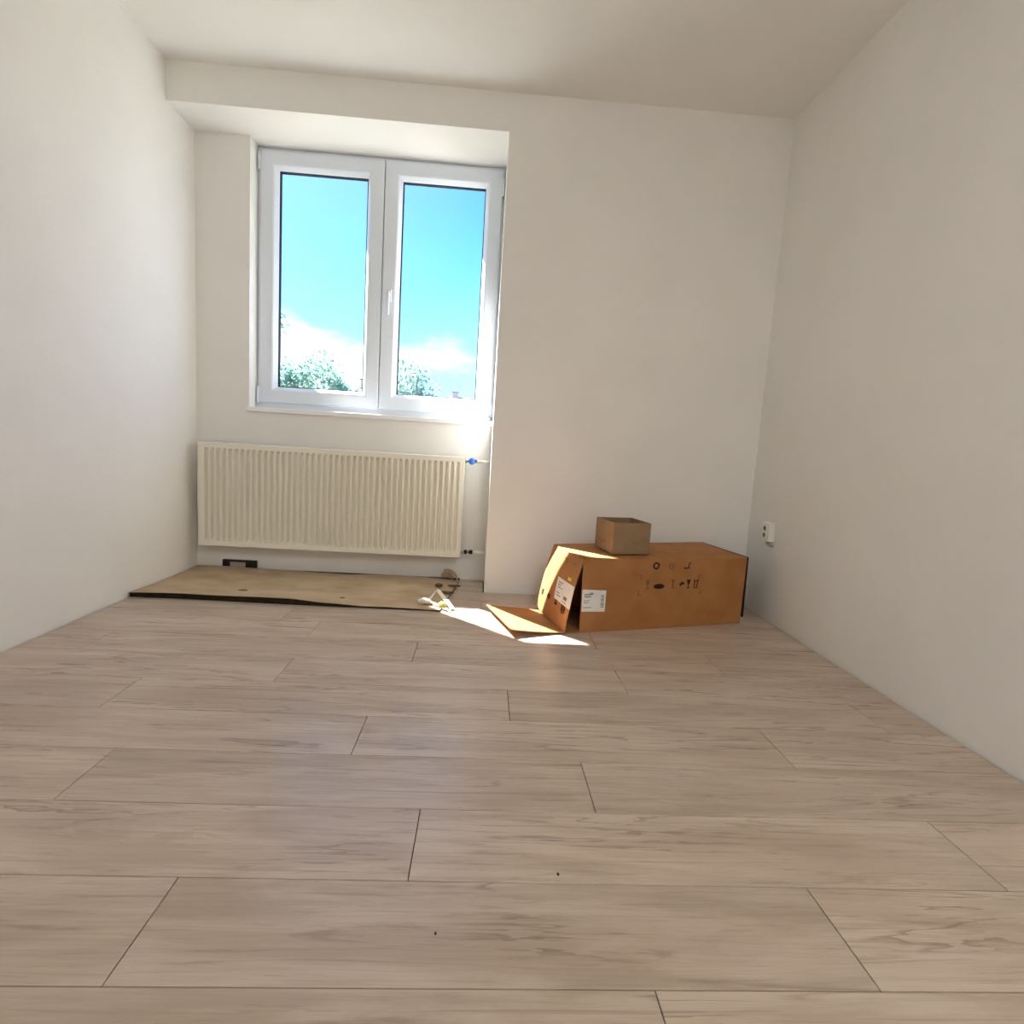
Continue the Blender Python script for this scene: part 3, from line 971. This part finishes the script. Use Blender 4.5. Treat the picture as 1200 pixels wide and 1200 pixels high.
def tree(name, base, lobes, trunk_r, count, size, lm, label, twigs=0):
    t = tag(empty(name, base), label, 'tree', 'trees outside the window')
    rnd = random.Random(name + label)
    vs_, fs = [], []
    tot = sum(l_[1][0] * l_[1][2] for l_ in lobes)
    for c, r_ in lobes:
        k_n = int(count * r_[0] * r_[2] / tot)
        for _ in range(k_n):
            while True:
                d = Vector((rnd.uniform(-1, 1), rnd.uniform(-1, 1), rnd.uniform(-1, 1)))
                if .25 < d.length < 1: break
            d = d * (d.length ** -.45)
            p = Vector(c) + Vector((d.x * r_[0], d.y * r_[1], d.z * r_[2])) * rnd.uniform(.85, 1.06)
            p += Vector((noise.noise(p * .9), noise.noise(p * .9 + Vector((9, 0, 0))), noise.noise(p * .9 + Vector((0, 9, 0))))) * .5
            a = Vector((rnd.gauss(0, 1), rnd.gauss(0, 1), rnd.gauss(0, 1))).normalized()
            b_ = a.orthogonal().normalized()
            s = size * rnd.uniform(.6, 1.3)
            i = len(vs_)
            vs_ += [p - a * s, p + b_ * s * .45, p + a * s, p - b_ * s * .45]
            fs.append((i, i + 1, i + 2, i + 3))
    f = under(mesh_obj('foliage', vs_, fs, lm), t)
    f['kind'] = 'stuff'
    cx = sum((Vector(l_[0]) for l_ in lobes), Vector()) / len(lobes)
    bm = bmesh.new()
    add_tube(bm, [Vector(base), Vector(base).lerp(cx, .4) + Vector((.1, 0, 0)), Vector(base).lerp(cx, .8), cx], [trunk_r, trunk_r * .75, trunk_r * .5, trunk_r * .2], 10)
    under(bm_obj('trunk', bm, M_bark, None, True), t)
    for c, r_ in lobes:
        bm = bmesh.new()
        add_tube(bm, [Vector(base).lerp(cx, .55), (Vector(c) + Vector(base).lerp(cx, .55)) / 2 + Vector((0, 0, .3)), Vector(c)], [trunk_r * .45, trunk_r * .3, trunk_r * .1], 6)
        under(bm_obj('branch', bm, M_bark, None, True), t)
    return t
tree('leafy_tree', (-9.0, 30, GZ), [((-9.9, 30, 3.0), (1.3, 1.4, 1.35)), ((-8.7, 30, 3.1), (1.5, 1.5, 1.8)), ((-7.5, 30.4, 2.3), (1.2, 1.3, 1.3)), ((-9.2, 29.6, .8), (2.4, 2.0, 1.6)), ((-7.0, 30, .9), (1.2, 1.2, 1.2))],
     .22, 8000, .13, M_leaf1, 'broad leafy tree seen through the left pane')
tree('leafy_tree', (-4.0, 26, GZ), [((-3.9, 26, 2.9), (1.2, 1.3, 1.55)), ((-3.1, 26.2, 2.3), (1.2, 1.3, 1.3)), ((-4.6, 25.8, 1.4), (1.6, 1.5, 1.4)), ((-2.6, 26, 1.65), (1.2, 1.2, 1.15)), ((-1.8, 26.2, 1.2), (.9, 1.0, 1.0)), ((-3.6, 26, .2), (2.3, 1.8, 1.5))],
     .20, 8000, .12, M_leaf2, 'rounded tree seen at the foot of the right pane')
tree('tall_tree', (-9.4, 22, GZ), [((-8.45, 22, 4.8), (.7, .7, .7)), ((-9.6, 22, 3.6), (1.2, 1.2, 1.6)), ((-9.8, 22, 1.5), (1.5, 1.4, 2.0))],
     .18, 1800, .12, M_leaf1, 'tall tree showing one branch tip at the left edge of the window')
def house(loc, lx, ly, wall_h, roof_h, label, chim):
    x, y = loc
    hs = tag(empty('house', (x, y, GZ)), label, 'house', 'houses beyond the trees')
    under(box('walls', x - lx / 2, x + lx / 2, y - ly / 2, y + ly / 2, GZ, GZ + wall_h, M_render), hs)
    e, z = .35, GZ + wall_h
    vs_ = [(x - lx / 2 - e, y - ly / 2 - e, z), (x + lx / 2 + e, y - ly / 2 - e, z), (x + lx / 2 + e, y + ly / 2 + e, z), (x - lx / 2 - e, y + ly / 2 + e, z),
           (x - lx / 2 + 1.2, y, z + roof_h), (x + lx / 2 - 1.2, y, z + roof_h)]
    under(mesh_obj('roof', vs_, [(0, 1, 5, 4), (1, 2, 5), (2, 3, 4, 5), (3, 0, 4), (3, 2, 1, 0)], M_roof), hs)
    for cx, ch in chim:
        c = under(box('chimney', x + cx - .28, x + cx + .28, y - .28, y + .28, z + roof_h * .55, z + roof_h + ch, M_render), hs)
        under(box('chimney_cap', x + cx - .34, x + cx + .34, y - .34, y + .34, z + roof_h + ch, z + roof_h + ch + .1, M_roof), hs)
    for wx in (-.3, .1, .35):
        under(box('window', x + lx * wx - .5, x + lx * wx + .5, y - ly / 2 - .03, y - ly / 2 - .001, z - 1.7, z - .5, M_black), hs)
    return hs
house((-11.0, 50), 9, 8, 5.8, 2.8, 'distant house with chimneys between the two trees', ((.4, .55), (2.0, .9)))
house((-1.9, 60), 7, 7, 6.4, 2.6, 'distant house low at the right edge of the window', ((-1.4, .4), (1.5, .7)))
